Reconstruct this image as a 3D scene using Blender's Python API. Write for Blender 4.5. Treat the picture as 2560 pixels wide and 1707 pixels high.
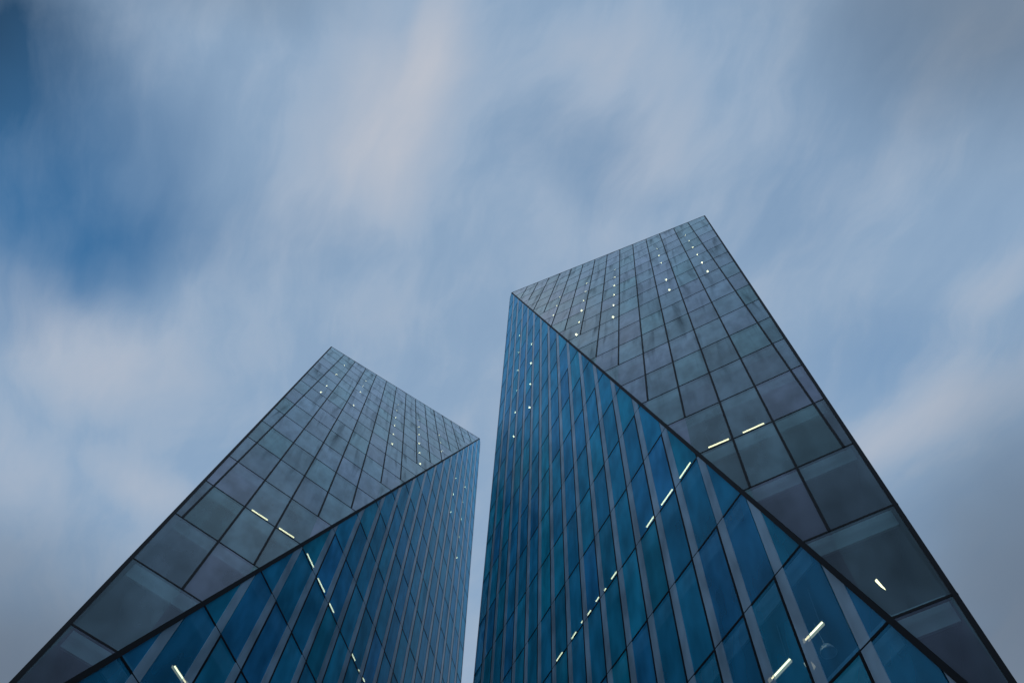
import bpy, bmesh, math, random
from mathutils import Vector, Matrix

random.seed(7)
sc = bpy.context.scene
for o in list(bpy.data.objects):
    bpy.data.objects.remove(o)
R = math.radians

# ------------------------------------------------------------------ camera
cam = bpy.data.cameras.new('camera'); cam_ob = bpy.data.objects.new('camera', cam)
sc.collection.objects.link(cam_ob)
cam.sensor_width = 36.0; cam.lens = 26.325
cam.clip_start = 0.1; cam.clip_end = 8000
X = Vector((0.99935119, -0.03369873, 0.01271209))
Y = -Vector((0.03601668, 0.93503512, -0.35272102))
Z = -Vector((0.0, 0.35295002, 0.93564218))
m = Matrix((X, Y, Z)).transposed().to_4x4(); m.translation = Vector((0, 0, 1.6))
cam_ob.matrix_world = m
sc.camera = cam_ob

# ------------------------------------------------------------------ exposure
sc.view_settings.view_transform = 'Standard'
sc.view_settings.look = 'None'
sc.view_settings.exposure = 0.0
sc.view_settings.gamma = 1.0
sc.view_settings.use_curve_mapping = False
sc.cycles.use_denoising = True
sc.cycles.max_bounces = 8
sc.cycles.transparent_max_bounces = 16
sc.cycles.caustics_reflective = False
sc.cycles.caustics_refractive = False

# ------------------------------------------------------------------ sun and sky
SUN_EL, SUN_AZ = R(11), R(12)         # low behind the towers, veiled by cloud
sun = bpy.data.lights.new('sun', 'SUN'); sun.energy = 0.5; sun.angle = R(14); sun.color = (1, .93, .85)
sun_ob = bpy.data.objects.new('sun', sun); sc.collection.objects.link(sun_ob)
sd = Vector((math.sin(SUN_AZ) * math.cos(SUN_EL), math.cos(SUN_AZ) * math.cos(SUN_EL), math.sin(SUN_EL)))
sun_ob.rotation_euler = sd.to_track_quat('Z', 'Y').to_euler()

world = bpy.data.worlds.new('World'); sc.world = world
world.use_nodes = True
wt = world.node_tree; wt.nodes.clear(); WN = wt.nodes.new; WL = wt.links.new


def wmath(op, a, b=None, clamp=False):
    n = WN('ShaderNodeMath'); n.operation = op; n.use_clamp = clamp
    for i, v in enumerate((a, b)):
        if v is None: continue
        if isinstance(v, (int, float)): n.inputs[i].default_value = v
        else: WL(v, n.inputs[i])
    return n.outputs[0]


def wmix(fac, a, b):
    n = WN('ShaderNodeMix'); n.data_type = 'RGBA'
    for k, v in ((0, fac), (6, a), (7, b)):
        if isinstance(v, (int, float)): n.inputs[k].default_value = v
        elif isinstance(v, tuple): n.inputs[k].default_value = (*v, 1)
        else: WL(v, n.inputs[k])
    return n.outputs[2]


out = WN('ShaderNodeOutputWorld'); bg = WN('ShaderNodeBackground'); bg.inputs[1].default_value = 0.1
WL(bg.outputs[0], out.inputs[0])
sky = WN('ShaderNodeTexSky'); sky.sky_type = 'NISHITA'; sky.sun_disc = False
sky.sun_elevation = SUN_EL; sky.sun_rotation = SUN_AZ
sky.air_density = 1.0; sky.dust_density = 0.6; sky.ozone_density = 2.0
tc = WN('ShaderNodeTexCoord')
sep = WN('ShaderNodeSeparateXYZ'); WL(tc.outputs['Generated'], sep.inputs[0])
zz = wmath('MAXIMUM', sep.outputs[2], 0.12)
comb = WN('ShaderNodeCombineXYZ')
WL(wmath('DIVIDE', sep.outputs[0], zz), comb.inputs[0])
WL(wmath('DIVIDE', sep.outputs[1], zz), comb.inputs[1])
P = comb.outputs[0]                   # position on a flat cloud layer, zenith at the origin


def wnoise(vec, scale, detail, rough, dist=0.0, rot=0.0, stretch=(1, 1, 1), off=(0, 0, 0)):
    mp = WN('ShaderNodeMapping'); mp.vector_type = 'TEXTURE'; mp.inputs['Rotation'].default_value = (0, 0, rot)
    mp.inputs['Scale'].default_value = stretch; mp.inputs['Location'].default_value = off
    WL(vec, mp.inputs['Vector'])
    n = WN('ShaderNodeTexNoise'); n.noise_dimensions = '2D'
    n.inputs['Scale'].default_value = scale; n.inputs['Detail'].default_value = detail
    n.inputs['Roughness'].default_value = rough; n.inputs['Distortion'].default_value = dist
    WL(mp.outputs[0], n.inputs['Vector'])
    return n


# the cloud layer is warped so that no bank keeps a clean outline
wn = wnoise(P, 2.6, 3, .55)
wv = WN('ShaderNodeVectorMath'); wv.operation = 'SUBTRACT'; wv.inputs[1].default_value = (.5, .5, .5); WL(wn.outputs['Color'], wv.inputs[0])
ws = WN('ShaderNodeVectorMath'); ws.operation = 'SCALE'; ws.inputs['Scale'].default_value = .14; WL(wv.outputs[0], ws.inputs[0])
wa = WN('ShaderNodeVectorMath'); wa.operation = 'ADD'; WL(P, wa.inputs[0]); WL(ws.outputs[0], wa.inputs[1])
PW = wa.outputs[0]


def bank(x, y, rx, ry, rot):
    mp = WN('ShaderNodeMapping'); mp.vector_type = 'TEXTURE'
    mp.inputs['Location'].default_value = (x, y, 0); mp.inputs['Rotation'].default_value = (0, 0, R(rot))
    mp.inputs['Scale'].default_value = (rx, ry, 1)
    WL(PW, mp.inputs['Vector'])
    ln = WN('ShaderNodeVectorMath'); ln.operation = 'LENGTH'; WL(mp.outputs[0], ln.inputs[0])
    mr = WN('ShaderNodeMapRange'); mr.interpolation_type = 'SMOOTHERSTEP'
    mr.inputs['From Min'].default_value = 1.0; mr.inputs['From Max'].default_value = 0.0
    WL(ln.outputs['Value'], mr.inputs['Value'])
    return mr.outputs[0]


# name: (x, y, rx, ry, rotation, weight); clear = gaps where blue shows, bright = thick pale cloud, dusky = darker grey cloud and corner vignetting painted into the sky
#BANKS>
CLEAR = [(-0.668, 0.154, 0.388, 0.375, -15.8, 0.95), (-0.643, -0.046, 0.314, 0.213, -14.8, 0.45), (-0.509, 0.254, 0.267, 0.092, -25.6, 0.25), (0.106, 0.105, 0.196, 0.132, 26.8, 0.2), (0.378, 0.14, 0.181, 0.267, 21.5, 0.16), (0.511, 0.368, 0.21, 0.113, -25.0, 0.22), (-0.298, 0.222, 0.253, 0.118, -16.8, 0.15), (0.515, -0.01, 0.234, 0.163, 7.2, 0.18)]
BRIGHT = [(-0.108, -0.059, 0.042, 0.168, 18.6, 0.35), (-0.147, 0.049, 0.131, 0.255, 17.4, 0.4), (-0.199, 0.104, 0.273, 0.223, -11.6, 0.4), (-0.138, 0.158, 0.127, 0.098, -2.0, 0.2), (-0.6, 0.411, 0.216, 0.183, 20.6, 0.55), (-0.741, 0.618, 0.108, 0.209, -2.4, 0.3), (0.18, 0.102, 0.113, 0.095, -2.0, 0.25), (-0.183, 0.329, 0.147, 0.104, -2.2, 0.22), (-0.551, 0.649, 0.172, 0.099, 40.8, 0.4), (0.582, 0.468, 0.262, 0.091, -32.1, 0.4), (0.647, 0.248, 0.102, 0.074, -36.8, 0.3), (0.12, -0.007, 0.165, 0.112, 16.6, 0.22), (0.069, 0.233, 0.354, 0.159, -2.1, 0.14)]
DUSKY = [(0.598, -0.106, 0.445, 0.312, -1.9, 0.65), (-0.34, -0.085, 0.222, 0.116, -1.9, 0.3), (-0.84, 1.047, 0.506, 0.526, -2.7, 0.9), (0.856, 0.83, 0.423, 0.754, -2.6, 0.85)]
NAVY = [(-0.692, -0.069, 0.554, 0.307, -14.6, 1.0)]
VEIL, PALE, GREY, DEEP, TINT = (2.82, 4.02, 5.62), (5.15, 5.42, 6.1), (1.3, 1.7, 2.3), (0.22, 0.64, 1.32), (1.1, 2.0, 2.4)
#<BANKS
streak = wnoise(PW, 2.6, 6, .55, .1, R(23), (.42, 2.0, 1), (3.1, .4, 0))
soft = wnoise(PW, 2.2, 6, .55, .15, R(-24), (1.5, .62, 1), (7.3, 2.2, 0))
fine = wnoise(PW, 7.0, 8, .62, .1, R(18), (.55, 1.3, 1), (1.3, 5.2, 0))
st = wmath('SUBTRACT', streak.outputs['Fac'], .5)
so = wmath('SUBTRACT', soft.outputs['Fac'], .5)
fi = wmath('SUBTRACT', fine.outputs['Fac'], .5)
tex = wmath('ADD', wmath('ADD', wmath('MULTIPLY', st, .75), wmath('MULTIPLY', so, .65)), wmath('MULTIPLY', fi, .42))
hz = WN('ShaderNodeMapRange'); hz.interpolation_type = 'SMOOTHSTEP'; hz.inputs['From Min'].default_value = .12; hz.inputs['From Max'].default_value = .45
WL(sep.outputs[2], hz.inputs['Value'])            # towards the skyline the layer closes into an even veil
tex = wmath('MULTIPLY', tex, hz.outputs[0])


def total(lst):
    s = None
    for x, y, rx, ry, rot, w in lst:
        v = wmath('MULTIPLY', bank(x, y, rx, ry, rot), w)
        s = v if s is None else wmath('ADD', s, v)
    return s


clear, bright, dusky = total(CLEAR), total(BRIGHT), total(DUSKY)
veil = wmath('ADD', wmath('SUBTRACT', .95, clear), wmath('ADD', wmath('MULTIPLY', tex, .6), wmath('MULTIPLY', bright, .5)), True)
lit = wmath('ADD', wmath('MULTIPLY', bright, .9), wmath('MULTIPLY', wmath('ADD', tex, .04), .9), True)
dark = wmath('MULTIPLY', dusky, 1.0, True)
cloud = wmix(lit, VEIL, PALE)
tn = WN('ShaderNodeVectorMath'); tn.operation = 'MULTIPLY'; tn.inputs[1].default_value = TINT; WL(sky.outputs[0], tn.inputs[0])
col = wmix(wmath('MULTIPLY', total(NAVY), 1.0, True), tn.outputs[0], DEEP)
col = wmix(veil, col, cloud)
col = wmix(dark, col, GREY)
WL(col, bg.inputs[0])


# ------------------------------------------------------------------ materials
def new_mat(name):
    mt = bpy.data.materials.new(name); mt.use_nodes = True
    nt = mt.node_tree; nt.nodes.clear()
    return mt, nt.nodes.new, nt.links.new


def simple(name, col, rough=.5, metal=0, spec=.5, noise=0.0, scale=6):
    mt, N, L = new_mat(name)
    o = N('ShaderNodeOutputMaterial'); p = N('ShaderNodeBsdfPrincipled'); L(p.outputs[0], o.inputs[0])
    p.inputs['Roughness'].default_value = rough; p.inputs['Metallic'].default_value = metal
    p.inputs['Specular IOR Level'].default_value = spec
    p.inputs['Base Color'].default_value = (*col, 1)
    if noise:
        t = N('ShaderNodeTexCoord'); n = N('ShaderNodeTexNoise'); n.inputs['Scale'].default_value = scale; n.inputs['Detail'].default_value = 5
        L(t.outputs['Object'], n.inputs['Vector'])
        r = N('ShaderNodeMapRange'); r.inputs['To Min'].default_value = 1 - noise; r.inputs['To Max'].default_value = 1 + noise
        L(n.outputs['Fac'], r.inputs['Value'])
        mx = N('ShaderNodeVectorMath'); mx.operation = 'SCALE'; mx.inputs[0].default_value = col
        L(r.outputs[0], mx.inputs['Scale']); L(mx.outputs[0], p.inputs['Base Color'])
    return mt


def glass(name, tint, body, body2, opacity, rough, stain, spread, ior, coat, uneven=(.72, 1.25)):
    """Sealed tinted pane: a dyed body that lets part of the light through, a polished face, rain-washed dirt on the face."""
    mt, N, L = new_mat(name)
    o = N('ShaderNodeOutputMaterial'); uv = N('ShaderNodeUVMap'); uv.uv_map = 'UVMap'
    # every pane has its own batch tone
    fl = N('ShaderNodeVectorMath'); fl.operation = 'FLOOR'; L(uv.outputs[0], fl.inputs[0])
    wn_ = N('ShaderNodeTexWhiteNoise'); wn_.noise_dimensions = '2D'; L(fl.outputs[0], wn_.inputs['Vector'])
    mx = N('ShaderNodeMix'); mx.data_type = 'RGBA'; mx.inputs[6].default_value = (*body, 1); mx.inputs[7].default_value = (*body2, 1)
    L(wn_.outputs['Value'], mx.inputs[0])
    # soft cloudy patches painted into the body colour, standing in for cloud reflections
    big = N('ShaderNodeTexNoise'); big.noise_dimensions = '2D'; big.inputs['Scale'].default_value = 1.8; big.inputs['Detail'].default_value = 2
    L(uv.outputs[0], big.inputs['Vector'])
    sep_ = N('ShaderNodeSeparateColor'); L(wn_.outputs['Color'], sep_.inputs[0])
    v1 = N('ShaderNodeMapRange'); v1.inputs['To Min'].default_value = 1 - spread; v1.inputs['To Max'].default_value = 1 + spread
    L(sep_.outputs[1], v1.inputs['Value'])
    v2 = N('ShaderNodeMapRange'); v2.inputs['From Min'].default_value = .3; v2.inputs['From Max'].default_value = .7
    v2.inputs['To Min'].default_value = uneven[0]; v2.inputs['To Max'].default_value = uneven[1]; L(big.outputs['Fac'], v2.inputs['Value'])
    vm = N('ShaderNodeMath'); vm.operation = 'MULTIPLY'; L(v1.outputs[0], vm.inputs[0]); L(v2.outputs[0], vm.inputs[1])
    sc_ = N('ShaderNodeVectorMath'); sc_.operation = 'SCALE'; L(mx.outputs[2], sc_.inputs[0]); L(vm.outputs[0], sc_.inputs['Scale'])
    # dirt runs: narrow across, long down the slope, heavier on the upper floors where v is low
    mp = N('ShaderNodeMapping'); mp.inputs['Scale'].default_value = (2.6, .45, 1); L(uv.outputs[0], mp.inputs['Vector'])
    dn = N('ShaderNodeTexNoise'); dn.noise_dimensions = '2D'; dn.inputs['Scale'].default_value = 1.0; dn.inputs['Detail'].default_value = 3; dn.inputs['Distortion'].default_value = .35
    L(mp.outputs[0], dn.inputs['Vector'])
    dr = N('ShaderNodeMapRange'); dr.inputs['From Min'].default_value = .50; dr.inputs['From Max'].default_value = .76; L(dn.outputs['Fac'], dr.inputs['Value'])
    s2 = N('ShaderNodeSeparateXYZ'); L(uv.outputs[0], s2.inputs[0])
    # a run starts under a joint and fades down the pane
    fr = N('ShaderNodeMath'); fr.operation = 'FRACT'; L(s2.outputs[1], fr.inputs[0])
    fd = N('ShaderNodeMapRange'); fd.inputs['From Min'].default_value = .1; fd.inputs['From Max'].default_value = 1.0
    fd.inputs['To Min'].default_value = 1; fd.inputs['To Max'].default_value = .35; L(fr.outputs[0], fd.inputs['Value'])
    hi = N('ShaderNodeMapRange'); hi.inputs['From Min'].default_value = 1.0; hi.inputs['From Max'].default_value = -2.5; L(s2.outputs[1], hi.inputs['Value'])
    d1 = N('ShaderNodeMath'); d1.operation = 'MULTIPLY'; L(dr.outputs[0], d1.inputs[0]); L(fd.outputs[0], d1.inputs[1])
    d2 = N('ShaderNodeMath'); d2.operation = 'MULTIPLY'; L(d1.outputs[0], d2.inputs[0]); L(hi.outputs[0], d2.inputs[1])
    d3 = N('ShaderNodeMath'); d3.operation = 'MULTIPLY'; L(d2.outputs[0], d3.inputs[0]); d3.inputs[1].default_value = stain
    df = N('ShaderNodeBsdfDiffuse'); L(sc_.outputs[0], df.inputs[0])
    gl = N('ShaderNodeBsdfGlossy'); gl.inputs['Roughness'].default_value = rough; gl.inputs[0].default_value = (*coat, 1)
    fn = N('ShaderNodeFresnel'); fn.inputs[0].default_value = ior
    p = N('ShaderNodeMixShader'); L(fn.outputs[0], p.inputs[0]); L(df.outputs[0], p.inputs[1]); L(gl.outputs[0], p.inputs[2])
    t = N('ShaderNodeBsdfTransparent'); t.inputs[0].default_value = (*tint, 1)
    ms = N('ShaderNodeMixShader'); lw = N('ShaderNodeLayerWeight'); lw.inputs[0].default_value = .5      # a slanting ray crosses more of the dyed body
    om = N('ShaderNodeMapRange'); om.inputs['From Min'].default_value = .45; om.inputs['From Max'].default_value = .85
    om.inputs['To Min'].default_value, om.inputs['To Max'].default_value = opacity
    L(lw.outputs['Facing'], om.inputs['Value']); L(om.outputs[0], ms.inputs[0])
    L(t.outputs[0], ms.inputs[1]); L(p.outputs[0], ms.inputs[2])
    dirt = N('ShaderNodeBsdfDiffuse'); dirt.inputs[0].default_value = (.035, .038, .04, 1)
    m2 = N('ShaderNodeMixShader'); L(d3.outputs[0], m2.inputs[0]); L(ms.outputs[0], m2.inputs[1]); L(dirt.outputs[0], m2.inputs[2])
    # the dye and the polish belong to the outer face; the inner face lets the rest straight through
    ge = N('ShaderNodeNewGeometry'); clr = N('ShaderNodeBsdfTransparent')
    m3 = N('ShaderNodeMixShader'); L(ge.outputs['Backfacing'], m3.inputs[0]); L(m2.outputs[0], m3.inputs[1]); L(clr.outputs[0], m3.inputs[2])
    L(m3.outputs[0], o.inputs[0])
    # panes are never perfectly flat
    bn = N('ShaderNodeTexNoise'); bn.noise_dimensions = '2D'; bn.inputs['Scale'].default_value = .9; L(uv.outputs[0], bn.inputs['Vector'])
    bp = N('ShaderNodeBump'); bp.inputs['Strength'].default_value = .06; bp.inputs['Distance'].default_value = .5; L(bn.outputs['Fac'], bp.inputs['Height'])
    L(bp.outputs[0], gl.inputs['Normal'])
    return mt


def emit(name, col, strength):
    mt, N, L = new_mat(name)
    o = N('ShaderNodeOutputMaterial'); e = N('ShaderNodeEmission'); L(e.outputs[0], o.inputs[0])
    e.inputs[0].default_value = (*col, 1); e.inputs[1].default_value = strength
    return mt


M = dict(
    blue=glass('blue_glass', (.55, .78, .90), (.030, .62, .84), (.060, .46, .86), (.37, .92), .24, .30, .17, 1.8, (.42, .74, .95)),
    grey=glass('grey_glass', (.60, .74, .76), (.225, .430, .450), (.390, .410, .550), (.22, .93), .11, .62, .22, 1.66, (.84, .97, 1), (.76, 1.30)),
    side=glass('side_glass', (.30, .62, .72), (.03, .10, .14), (.03, .09, .13), (.3, .6), .05, .1, .15, 1.5, (1, 1, 1)),
    black=simple('black_anodised_frame', (.005, .005, .006), .6, 0, .15),
    band=glass('fritted_grey_glass', (.62, .70, .74), (.48, .66, .79), (.51, .66, .78), (.60, .94), .22, .12, .04, 1.5, (.95, .98, 1)),
    slab=simple('ceiling_board', (.16, .17, .17), .8, 0, .3, .1, .8),
    bulk=simple('bulkhead_board', (.36, .43, .43), .7, 0, .3, .08, .6),
    core=simple('core_wall', (.10, .105, .11), .8, 0, .3, .15, .3),
    roof=simple('roof_membrane', (.12, .12, .12), .8, 0, .3, .1, 1),
    white=simple('lamp_housing', (.05, .05, .05), .6),
    cord=simple('lamp_cord', (.25, .25, .25), .5),
    tube=emit('lit_tube', (1.0, .84, .48), 3.6),
    globe=emit('lit_globe', (1.0, .85, .48), 12.0),
    dim=emit('dim_lamp_glow', (1.0, .90, .62), .45),  # light panel, plus glow painted on reflectors and tube ends
    shade=simple('pale_lamp_shade', (.75, .77, .78), .25),
)
gm, N, L = new_mat('plaza_paving')
o_ = N('ShaderNodeOutputMaterial'); p_ = N('ShaderNodeBsdfPrincipled'); L(p_.outputs[0], o_.inputs[0]); p_.inputs['Roughness'].default_value = .8
t_ = N('ShaderNodeTexCoord'); b_ = N('ShaderNodeTexBrick'); b_.inputs['Scale'].default_value = 1.0
b_.inputs['Color1'].default_value = (.11, .11, .115, 1); b_.inputs['Color2'].default_value = (.14, .138, .135, 1); b_.inputs['Mortar'].default_value = (.05, .05, .05, 1)
b_.inputs['Mortar Size'].default_value = .01; b_.inputs['Brick Width'].default_value = 1.2; b_.inputs['Row Height'].default_value = .6
L(t_.outputs['Object'], b_.inputs['Vector']); L(b_.outputs['Color'], p_.inputs['Base Color'])


# ------------------------------------------------------------------ mesh helpers
def link(name, bm, mat, parent=None, recalc=True):
    if recalc: bmesh.ops.recalc_face_normals(bm, faces=bm.faces)
    me = bpy.data.meshes.new(name); bm.to_mesh(me); bm.free()
    me.materials.append(mat)
    ob = bpy.data.objects.new(name, me); sc.collection.objects.link(ob)
    if parent is not None: ob.parent = parent
    return ob


def empty(name, loc, label=None, cat=None, group=None, parent=None):
    o = bpy.data.objects.new(name, None); sc.collection.objects.link(o); o.location = loc; o.empty_display_size = .2
    if label: o['label'] = label
    if cat: o['category'] = cat
    if group: o['group'] = group
    if parent is not None: o.parent = parent
    return o


def prism(bm, front, back, uvs=None):
    """front/back: matching lists of points; closed solid."""
    if uvs and not bm.loops.layers.uv.get('UVMap'): bm.loops.layers.uv.new('UVMap')
    f = [bm.verts.new(p) for p in front]; b = [bm.verts.new(p) for p in back]
    n = len(f); faces = [bm.faces.new(f), bm.faces.new(b[::-1])]
    idx = [list(range(n)), list(range(n))[::-1]]
    for k in range(n):
        q = (k + 1) % n
        faces.append(bm.faces.new((f[q], f[k], b[k], b[q]))); idx.append([q, k, k, q])
    if uvs:
        ul = bm.loops.layers.uv.get('UVMap') or bm.loops.layers.uv.new('UVMap')
        for fc, ix in zip(faces, idx):
            for lp, q in zip(fc.loops, ix): lp[ul].uv = uvs[q]


def bar(bm, a, b, out, w, front, back):
    """A flat-section bar between a and b; out = outward normal of its facade, w = width along the facade."""
    d = (b - a).normalized(); s = out.cross(d).normalized() * (w / 2)
    pts = [a - s, a + s, b + s, b - s]
    prism(bm, [p + out * front for p in pts], [p + out * back for p in pts])


def clip(poly, axis, val, keep_less):
    res = []
    for k in range(len(poly)):
        p, q = poly[k], poly[(k + 1) % len(poly)]
        ip = (p[axis] <= val) if keep_less else (p[axis] >= val)
        iq = (q[axis] <= val) if keep_less else (q[axis] >= val)
        if ip: res.append(p)
        if ip != iq:
            t = (val - p[axis]) / (q[axis] - p[axis])
            res.append((p[0] + t * (q[0] - p[0]), p[1] + t * (q[1] - p[1])))
    return res


def cell(poly, u0, u1, v0, v1):
    for ax, val, less in ((0, u0, False), (0, u1, True), (1, v0, False), (1, v1, True)):
        if len(poly) < 3: return []
        poly = clip(poly, ax, val, less)
    out_ = []
    for p in poly:
        if not out_ or (abs(p[0] - out_[-1][0]) + abs(p[1] - out_[-1][1])) > 1e-5: out_.append(p)
    if len(out_) > 1 and abs(out_[0][0] - out_[-1][0]) + abs(out_[0][1] - out_[-1][1]) < 1e-5: out_.pop()
    if len(out_) < 3: return []
    ar = sum(out_[k][0] * out_[(k + 1) % len(out_)][1] - out_[(k + 1) % len(out_)][0] * out_[k][1] for k in range(len(out_))) / 2
    return out_ if abs(ar) > .004 else []


class Facade:
    """A flat curtain wall: u counts bays across, v counts storeys downwards."""
    def __init__(s, U, V, O):
        s.U, s.V, s.O = Vector(U), Vector(V), Vector(O)
        s.n = s.U.cross(s.V).normalized()
        if s.n.dot(Vector((0, 0, 1.6)) - s.O) < 0: s.n = -s.n
    def at(s, u, v, d=0.0):          # d > 0 lies inside the building
        return s.O + s.U * u + s.V * v - s.n * d


# outline of the two facades in bays and storeys
B_TOP, B_TIP, B_LEFT, FOOT = (-11.63, -16.18), (6.74, 5.24), -11.79, 9.6
G_TOP, G_APEX, G_TIP = (-13.55, -16.10), (2.135, -12.56), (1.02, 5.24)
def lerp_v(a, b, v): return a[0] + (b[0] - a[0]) * (v - a[1]) / (b[1] - a[1])
def lerp_u(a, b, u): return a[1] + (b[1] - a[1]) * (u - a[0]) / (b[0] - a[0])
BLUE_POLY = [B_TOP, B_TIP, (B_TIP[0], FOOT), (B_LEFT, FOOT), (B_LEFT, -15.9)]
GREY_POLY = [G_TOP, G_APEX, G_TIP]
BAND0, BAND1 = .03, .255


def b_start(i):                       # storey line under the fold where the dark joint of bay i begins
    if i <= B_TOP[0] + .3: return -15
    if i > B_TIP[0]: return 99
    return max(-15, math.ceil(lerp_u(B_TOP, B_TIP, i) + .14))
def g_end(g):                         # storey line above the fold where the dark joint of bay g stops
    if g == 1: return 2
    return math.floor(lerp_u(G_TOP, G_TIP, g))


CAMP = Vector((0, 0, 1.6))
def seen_size(pts):
    """Rough share of the picture a polygon takes (0 outside the frame)."""
    q = []
    for p in pts:
        d = p - CAMP; z = -d.dot(Z)
        if z < .1: return 0
        q.append((d.dot(X) / z * 1872, d.dot(Y) / z * 1872))
    cx = sum(a for a, b in q) / len(q); cy = sum(b for a, b in q) / len(q)
    k = min(1, max(0, 1 - max(abs(cx) - 1280, 0) / 200)) * min(1, max(0, 1 - max(abs(cy) - 853, 0) / 200))
    return k * abs(sum(q[i][0] * q[(i + 1) % len(q)][1] - q[(i + 1) % len(q)][0] * q[i][1] for i in range(len(q)))) / 2


def build_tower(fb, fg, e, label, cat, group):
    foot = fb.at(0, FOOT - .6); root = empty('glass_tower', (foot.x, foot.y, 0), label, cat, group)
    inv = Matrix.Translation(-root.location)
    def part(name, bm, mat, stuff=False):
        bm.transform(inv); o = link(name, bm, mat, root)
        if stuff: o['kind'] = 'stuff'
        return o
    S = fb.V.length / 3.7
    # ---- panes
    def panes(fac, poly, cells, nm, rest, mat):
        lst = []
        for (u0, u1, v0, v1) in cells:
            c = cell(poly, u0, u1, v0, v1)
            if c: lst.append((seen_size([fac.at(*p) for p in c]), c))
        lst.sort(key=lambda t: -t[0])
        rb = bmesh.new(); n_rest = 0
        for k, (sz, c) in enumerate(lst):
            fr, bk = [fac.at(*p) for p in c], [fac.at(*p, .03) for p in c]
            if k < 100 and sz > 0:
                bm = bmesh.new(); prism(bm, fr, bk, c); part(nm, bm, mat)
            else:
                prism(rb, fr, bk, c); n_rest += 1
        if n_rest: part(rest, rb, mat, True)
        else: rb.free()
    rows = range(-17, 10)
    bc = [(i + BAND1 - .01, i + 1, v, v + 1) for v in rows for i in range(-13, 7)]
    panes(fb, BLUE_POLY, bc, 'blue_pane', 'blue_glazing', M['blue'])
    gc = []
    for v in rows:
        us = [-14] + [g for g in range(-13, 2) if g_end(g) >= v + 1] + [3]
        gc += [(a, b, v, v + 1) for a, b in zip(us, us[1:])]
    panes(fg, GREY_POLY, gc, 'grey_pane', 'grey_glazing', M['grey'])
    # ---- grey fritted strips beside every joint of the blue facade, one length per storey
    for i in range(-12, 7):
        bm = bmesh.new(); ok = False
        for v in rows:
            c = cell(BLUE_POLY, i + BAND0, i + BAND1, v + .006, v + .994)
            if c:
                prism(bm, [fb.at(*p, -.018) for p in c], [fb.at(*p, .012) for p in c], c); ok = True
        if ok: part('frosted_strip', bm, M['band'])
        else: bm.free()
    # ---- joints
    for i in range(-11, 7):
        v0 = b_start(i)
        if v0 < FOOT:
            bm = bmesh.new(); bar(bm, fb.at(i, v0), fb.at(i, FOOT), fb.n, .085 * S, .02, -.10); part('mullion', bm, M['black'])
    for g in range(-13, 2):
        v0, v1 = lerp_u(G_TOP, G_APEX, g), g_end(g)
        if v1 > v0 + .2:
            bm = bmesh.new(); bar(bm, fg.at(g, v0), fg.at(g, v1), fg.n, .082 * S, .020, -.12); part('mullion', bm, M['black'])
    for v in range(-16, 10):
        r = lerp_v(B_TOP, B_TIP, v) if v < B_TIP[1] else B_TIP[0]
        if r > B_LEFT + .1:
            bm = bmesh.new(); bar(bm, fb.at(max(B_LEFT, -11.79), v), fb.at(r, v), fb.n, .075 * S, .012, -.10); part('transom', bm, M['black'])
        if v < G_TIP[1]:
            a = lerp_v(G_TOP, G_TIP, v) if v > G_TOP[1] else None
            b = lerp_v(G_APEX, G_TIP, v) if v > G_APEX[1] else lerp_v(G_TOP, G_APEX, v)
            if a is not None and b - a > .1:
                bm = bmesh.new(); bar(bm, fg.at(a, v), fg.at(b, v), fg.n, .075 * S, .010, -.08); part('transom', bm, M['black'])
    # ---- trims: fold, right edge, roof edge, left edge
    no = (fb.n + fg.n).normalized()
    def trim(name, a, b, n_, w, f_, k_):
        bm = bmesh.new(); bar(bm, a, b, n_, w, f_, k_); part(name, bm, M['black'])
    trim('fold_trim', fg.at(*G_TOP), fg.at(*G_TIP), no, .15 * S, .03, -.2)
    trim('edge_trim', fg.at(*G_APEX), fg.at(G_TIP[0] - .03, G_TIP[1] + .4), fg.n, .11 * S, .03, -.3)
    trim('parapet_trim', fg.at(*G_TOP), fg.at(*G_APEX), fg.n, .07 * S, .02, -.3)
    trim('corner_trim', fb.at(B_LEFT, -15.9), fb.at(B_LEFT, FOOT), fb.n, .05 * S, .02, -.05)
    # small brackets where the lower storeys meet the edge
    for v in (3, 4):
        bm = bmesh.new(); u = lerp_v(G_APEX, G_TIP, v)
        bar(bm, fg.at(u - .02, v), fg.at(u + .034, v), fg.n, .10 * S, .02, -.2); part('edge_bracket', bm, M['black'])
    # ---- the sides away from the camera, the roof, floors and the core
    E_ = Vector(e)
    def rim(v, ins=0.0):
        """Outline of the plan at storey line v, moved inside by ins."""
        r = lerp_v(B_TOP, B_TIP, v) if v < B_TIP[1] else B_TIP[0]
        pts = [fb.at(B_LEFT, v), fb.at(r, v)]
        if v < G_TIP[1] - .05:
            pts.append(fg.at(lerp_v(G_APEX, G_TIP, v) if v > G_APEX[1] else lerp_v(G_TOP, G_APEX, v), v))
        sh = E_.normalized() * ins
        return [p + sh for p in pts]
    vs = [-15.9] + list(range(-15, 10)) + [FOOT]
    bm = bmesh.new(); bk = bmesh.new()
    for a, b in zip(vs, vs[1:]):
        p0, p1 = fb.at(B_LEFT, a), fb.at(B_LEFT, b)
        prism(bm, [p0, p0 + E_, p1 + E_, p1], [q - fb.U.normalized() * -.06 for q in (p0, p0 + E_, p1 + E_, p1)], [(0, a), (9, a), (9, b), (0, b)])
    part('side_glazing', bm, M['side'], True)
    ra, rb_ = fg.at(*G_APEX), fg.at(*G_TIP)
    lo = fb.at(B_TIP[0], FOOT)
    bm = bmesh.new()
    inn = -fg.U.normalized() * .08
    q = [ra, rb_, rb_ + E_, ra + E_]; prism(bm, q, [p + inn for p in q])
    q = [rb_, lo, lo + E_, rb_ + E_]; prism(bm, q, [p + inn for p in q])
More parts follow.
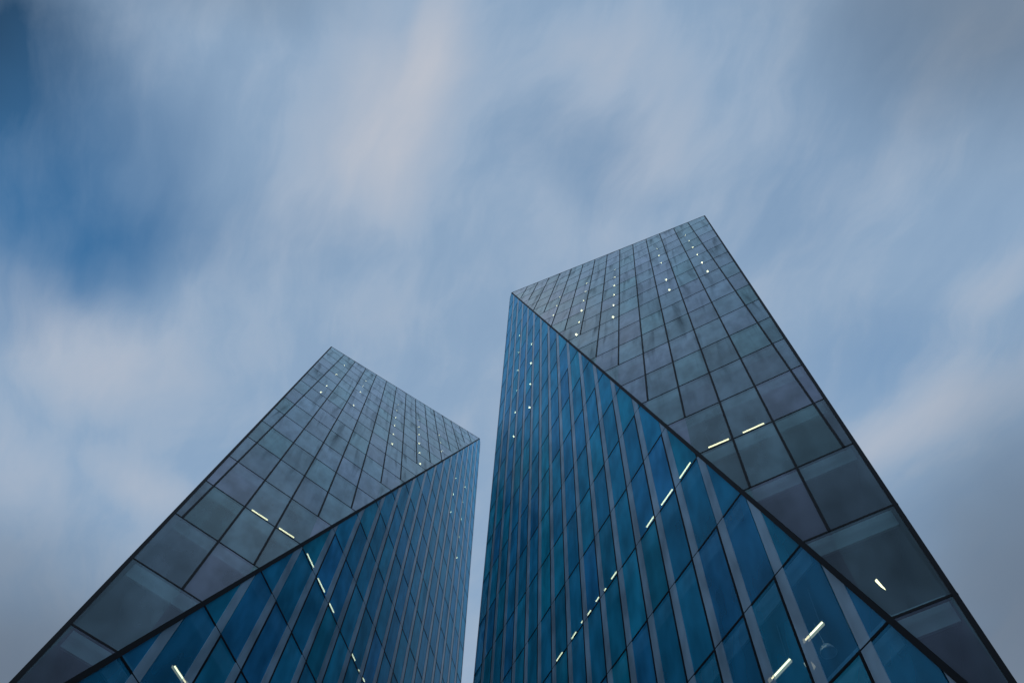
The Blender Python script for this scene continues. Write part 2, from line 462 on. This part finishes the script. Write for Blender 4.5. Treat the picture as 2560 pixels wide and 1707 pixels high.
    part('flank_wall', bm, M['core'])
    bm = bmesh.new(); la = fb.at(B_LEFT, -15.9); tp = fg.at(*G_TOP)
    back = [la + E_, tp + E_, ra + E_, rb_ + E_, lo + E_, fb.at(B_LEFT, FOOT) + E_]
    prism(bm, back, [p + E_.normalized() * .1 for p in back]); part('rear_wall', bm, M['core'])
    bm = bmesh.new(); dn = Vector((0, 0, -.25))
    tri = [la, tp, ra, ra + E_, tp + E_, la + E_]; 
    for q in ([la, tp, tp + E_, la + E_], [tp, ra, ra + E_, tp + E_]):
        prism(bm, [p + Vector((0, 0, -.02)) for p in q], [p + dn for p in q])
    part('roof', bm, M['roof'])
    for v in range(-15, 9):
        pts = rim(v, .62); pts = pts + [p + E_ * .96 for p in reversed(rim(v, .62))]
        bm = bmesh.new(); prism(bm, pts, [p + fb.V * .07 for p in pts])
        bmesh.ops.triangulate(bm, faces=bm.faces[:]); part('floor_slab', bm, M['slab'])
        # pale bulkhead hanging just behind the glass under each storey line
        r = lerp_v(B_TOP, B_TIP, v) if v < B_TIP[1] else B_TIP[0]
        bm = bmesh.new()
        q = [(B_LEFT + .2, v - .12), (r - .1, v - .12), (r - .1, v + .11), (B_LEFT + .2, v + .11)]
        prism(bm, [fb.at(*p, .30) for p in q], [fb.at(*p, .36) for p in q])
        if v < 5:
            a = lerp_v(G_TOP, G_TIP, v); b = (lerp_v(G_APEX, G_TIP, v) if v > G_APEX[1] else lerp_v(G_TOP, G_APEX, v))
            q = [(a - .02, v - .12), (b - .02, v - .12), (b - .03, v + .11), (a + .14, v + .11)]
            if b - a > .6: prism(bm, [fg.at(*p, .30) for p in q], [fg.at(*p, .36) for p in q])
        part('bulkhead', bm, M['bulk'])
    bm = bmesh.new()
    ca = [fb.at(B_LEFT + 2, -14), fb.at(-2, -9), fg.at(1, -9), fb.at(5, 6), fb.at(5, FOOT), fb.at(B_LEFT + 2, FOOT)]
    sh = E_ * .42
    q = [fb.at(B_LEFT + 1.5, -14) + sh, fb.at(-8, -12) + sh, fb.at(5, 3) + sh, fb.at(5, FOOT) + sh, fb.at(B_LEFT + 1.5, FOOT) + sh]
    prism(bm, q, [p + E_ * .25 for p in q]); part('lift_core', bm, M['core'])
    return root


# ------------------------------------------------------------------ ground
bm = bmesh.new(); g = 3000
bm.faces.new([bm.verts.new(p) for p in ((-g, -g, 0), (g, -g, 0), (g, g, 0), (-g, g, 0))])
go = link('ground', bm, gm); go['kind'] = 'structure'

# ------------------------------------------------------------------ the two towers
RG = Facade((1.36556, -0.76291, 0.03305), (-0.50412, -0.29872, -3.86091), (10.13198, 12.35698, 30.14503))
RB = Facade((0.58645, -1.45975, -0.1829), (-0.07334, 0.43097, -3.67408), (5.31366, 17.59723, 30.41076))
LG = Facade((-1.25868, -0.94715, 0.05669), (0.59032, -1.26151, -4.21298), (-11.84068, 19.69492, 33.35421))
LB = Facade((-0.40763, -1.68189, -0.23114), (0.07921, -0.46545, -3.96801), (-7.69773, 25.89153, 33.66284))
GRP = 'twin glass towers with slanted grey fronts'
build_tower(RB, RG, (5.4, 17.1, 0), 'taller glass tower on the right, slanted grey front above a striped blue side', 'tower', GRP)
build_tower(LB, LG, (-5.4, 17.1, 0), 'shorter looking glass tower on the left, slanted grey front above a striped blue side', 'tower', GRP)


# ------------------------------------------------------------------ lamps behind the glass
def lathe(bm, prof, seg=14):
    rings = []
    for r, z in prof:
        if r < 1e-5: rings.append([bm.verts.new((0, 0, z))])
        else: rings.append([bm.verts.new((r * math.cos(2 * math.pi * k / seg), r * math.sin(2 * math.pi * k / seg), z)) for k in range(seg)])
    for a, b in zip(rings, rings[1:]):
        for k in range(seg):
            q = (k + 1) % seg
            if len(a) == 1: bm.faces.new((a[0], b[k], b[q]))
            elif len(b) == 1: bm.faces.new((a[k], b[0], a[q]))
            else: bm.faces.new((a[k], b[k], b[q], a[q]))


def make_round():
    root = empty('round_lamp', (0, 0, 0))
    bm = bmesh.new(); lathe(bm, [(0, .0), (.07, .01), (.105, .05), (.115, .09), (.115, .10), (0, .10)]); link('globe', bm, M['globe'], root)
    bm = bmesh.new(); lathe(bm, [(0, .102), (.117, .102), (.117, .085), (.135, .085), (.135, .15), (.05, .17), (.012, .18), (.012, .3), (0, .3)]); link('collar', bm, M['white'], root)
    return root


def copy_thing(src):
    c = src.copy(); sc.collection.objects.link(c)
    for ch in src.children:
        d = ch.copy(); sc.collection.objects.link(d); d.parent = c
    return c


ORD = ['first', 'second', 'third', 'fourth', 'fifth', 'sixth', 'seventh', 'eighth', 'ninth', 'tenth']
proto = make_round(); used = [False]
def rounds(fac, cols, names, face, tower):
    for col, nm in zip(cols, names):
        for k, (u, v) in enumerate(col):
            o = proto if not used[0] else copy_thing(proto); used[0] = True
            o.location = fac.at(u, v, .3) - Vector((0, 0, .04)); q = random.uniform(.6, .85); o.scale = (q, q, q)
            o['label'] = '%s round lamp down, %s, %s of %s tower' % (ORD[k], nm, face, tower)
            o['category'] = 'lamp'
            o['group'] = 'round lamps glowing behind the glass of the towers'


GC5 = ['column nearest roof apex', 'second column from apex', 'middle column', 'second column from fold', 'column nearest fold']
rounds(RG, [[(0.458, -11.482), (0.469, -10.477), (0.474, -9.478), (0.477, -8.484), (0.481, -7.502), (0.491, -6.517)],
            [(-1.487, -11.494), (-1.479, -10.475), (-1.476, -9.478), (-1.473, -7.504), (-1.469, -6.51)],
            [(-4.424, -11.471), (-4.408, -10.475), (-4.408, -9.479), (-4.402, -8.484), (-4.406, -7.5), (-4.409, -6.504)],
            [(-6.394, -11.492), (-6.376, -10.479), (-6.365, -9.487), (-6.363, -8.497), (-6.361, -7.49), (-6.367, -6.514)],
            [(-8.332, -11.477), (-8.312, -10.459), (-8.316, -9.492)]], GC5, 'grey front', 'right')
rounds(LG, [[(0.46, -11.521), (0.477, -9.526), (0.471, -7.535), (0.496, -6.548)],
            [(-1.496, -11.531), (-1.482, -10.523), (-1.481, -9.521), (-1.475, -7.539)],
            [(-4.441, -11.508), (-4.422, -10.519), (-4.414, -9.51), (-4.415, -8.502), (-4.414, -7.515), (-4.416, -6.515)],
            [(-6.388, -11.471), (-6.387, -10.486), (-6.383, -9.511), (-6.377, -8.5), (-6.378, -7.527), (-6.376, -6.533)],
            [(-8.361, -11.514), (-8.34, -10.484), (-8.335, -9.496)]], GC5, 'grey front', 'left')
BC2 = ['column nearer the fold', 'column nearer the sky gap']
rounds(RB, [[(-7.601, -9.47), (-7.596, -8.475), (-7.621, -7.514), (-7.635, -6.533)],
            [(-9.62, -11.5), (-9.6, -10.483), (-9.55, -9.477), (-9.544, -8.475), (-9.6, -7.528), (-9.606, -6.543)]], BC2, 'blue side', 'right')
rounds(LB, [[(-7.608, -9.474), (-7.6, -8.466), (-7.647, -7.513)],
            [(-9.626, -10.495), (-9.592, -9.49), (-9.604, -8.493), (-9.599, -7.521), (-9.627, -6.548)]], BC2, 'blue side', 'left')


def tube_lamp(fac, a, b, label, group, big=False):
    A, B = fac.at(*a, .3), fac.at(*b, .3); mid = (A + B) / 2
    root = empty('tube_lamp', mid, label, 'lamp', group)
    ax = (B - A).normalized(); L_ = max((B - A).length, .16) / 2
    up = Vector((0, 0, 1)); s = ax.cross(up).normalized(); up = s.cross(ax)
    if s.dot(fac.n) < 0: s = -s
    def box(name, l0, l1, s0, s1, z0, z1, mat):
        bm = bmesh.new()
        f = [ax * l + s * w + up * z0 for l, w in ((l0, s0), (l1, s0), (l1, s1), (l0, s1))]
        b_ = [p + up * (z1 - z0) for p in f]; prism(bm, f, b_); return link(name, bm, mat, root)
    h = .017 if big else .020
    box('tube', -L_, L_, -h, h, -h, h * .8, M['tube'])
    box('housing', -L_ - .01, L_ + .01, -.03, .02, .03, .055, M['white'])
    if big:
        box('glowing_reflector', -L_, L_ * .9, -.095, -.078, -.02, .05, M['dim'])  # glows by itself in place of the tube light it would throw back
        box('dim_tube_end', -L_ - .25 if fac is RB else L_ + .012, -L_ - .012 if fac is RB else L_ + .25, -.035, .03, -.02, .05, M['dim'])  # added faint glow, imitates the tube running on behind the frosted strip
    for t in (-.7, .7):
        box('hanger', L_ * t - .006, L_ * t + .006, -.03, -.018, .062, 1.2, M['cord'])
    return root


TG = 'long lit tube lamps behind the tower glass'
tube_lamp(RG, (-1.638, .78), (-1.106, .788), 'lit tube lamp in the grey front of the right tower, nearer the fold', TG)
tube_lamp(RG, (-.742, .787), (-.198, .784), 'lit tube lamp in the grey front of the right tower, farther from the fold', TG)
tube_lamp(LG, (-.208, .775), (-.741, .767), 'lit tube lamp in the grey front of the left tower, farther from the fold', TG)
tube_lamp(LG, (-1.127, .772), (-1.637, .764), 'lit tube lamp in the grey front of the left tower, nearer the fold', TG)
RT = [((2.032, .79), (2.56, .79)), ((1.111, .79), (1.673, .796)), ((.33, .794), (.744, .793)), ((-1.64, .797), (-1.291, .80)), ((-2.075, .812), (-1.985, .812)),
      ((-2.566, .793), (-2.332, .795)), ((-3.088, .809), (-2.889, .811)), ((-3.473, .794), (-3.366, .792)), ((-4.099, .816), (-3.814, .81)), ((-5.099, .815), (-4.709, .813))]
LT = [((2.53, .787), (2.024, .78)), ((1.65, .795), (1.111, .785)), ((.732, .791), (.322, .783)), ((-1.319, .793), (-1.638, .794)), ((-1.985, .81), (-2.08, .808)), ((-2.341, .795), (-2.565, .792))]
for k, (a, b) in enumerate(RT):
    tube_lamp(RB, a, b, '%s lit tube lamp from the fold along the lamp row, right blue side' % ORD[k], TG)
for k, (a, b) in enumerate(LT):
    tube_lamp(LB, a, b, '%s lit tube lamp from the fold along the lamp row, left blue side' % ORD[k], TG)
tube_lamp(RB, (3.971, 3.535), (4.425, 3.541), 'large lit tube lamp low in the right blue side, beside the dome pendant', TG, True)
tube_lamp(RB, (2.991, 3.541), (3.517, 3.546), 'large lit tube lamp lowest in the right blue side at the picture bottom', TG, True)
tube_lamp(LB, (4.409, 3.537), (3.971, 3.53), 'large lit tube lamp lowest in the left blue side at the picture bottom', TG, True)

# wedge shaped lamp low in the grey front of the right tower
a, b = RG.at(.322, 3.44, .6), RG.at(.352, 3.55, .6); root = empty('wedge_lamp', (a + b) / 2, 'narrow wedge shaped lit lamp alone low in the grey front of the right tower', 'lamp')
bm = bmesh.new(); ud = RG.U.normalized(); pts = [RG.at(.290, 3.438, .6), RG.at(.322, 3.430, .6), RG.at(.345, 3.50, .6), RG.at(.362, 3.545, .6), RG.at(.325, 3.505, .6)]
pts = [p - root.location for p in pts]; prism(bm, pts, [p - RG.n * .05 for p in pts]); link('lit_face', bm, M['tube'], root)
bm = bmesh.new(); prism(bm, [p - RG.n * .052 for p in pts], [p * .9 - RG.n * .14 for p in pts]); link('lamp_body', bm, M['white'], root)
# pale light panel beside a strip
c0 = [(3.77, 3.665), (3.875, 3.655), (3.965, 3.745), (3.835, 3.765)]
root = empty('light_panel', RB.at(3.86, 3.71, .28), 'small pale square light panel near the bottom of the right blue side, under the pendant', 'lamp')
bm = bmesh.new(); pts = [RB.at(*p, .28) - root.location for p in c0]; prism(bm, pts, [p - RB.n * .04 for p in pts]); link('diffuser', bm, M['dim'], root)
bm = bmesh.new(); prism(bm, [p * 1.04 - RB.n * .042 for p in pts], [p * 1.04 - RB.n * .09 for p in pts]); link('back_box', bm, M['white'], root)
# unlit dome pendant on its cord
root = empty('pendant_lamp', RB.at(4.15, 3.66, .6), 'unlit pale dome pendant hanging on a thin cord low in the right blue side', 'lamp')
bm = bmesh.new(); prof = [(.02, .21), (.08, .19), (.14, .135), (.185, .05), (.205, -.04)]
lathe(bm, prof + [(r - .012, z) for r, z in reversed(prof)][:-1] + [(.0, .19)], 22); link('dome_shade', bm, M['shade'], root)
bm = bmesh.new(); lathe(bm, [(0, .205), (.006, .205), (.006, 1.0), (0, 1.0)], 6); link('cord', bm, M['shade'], root)
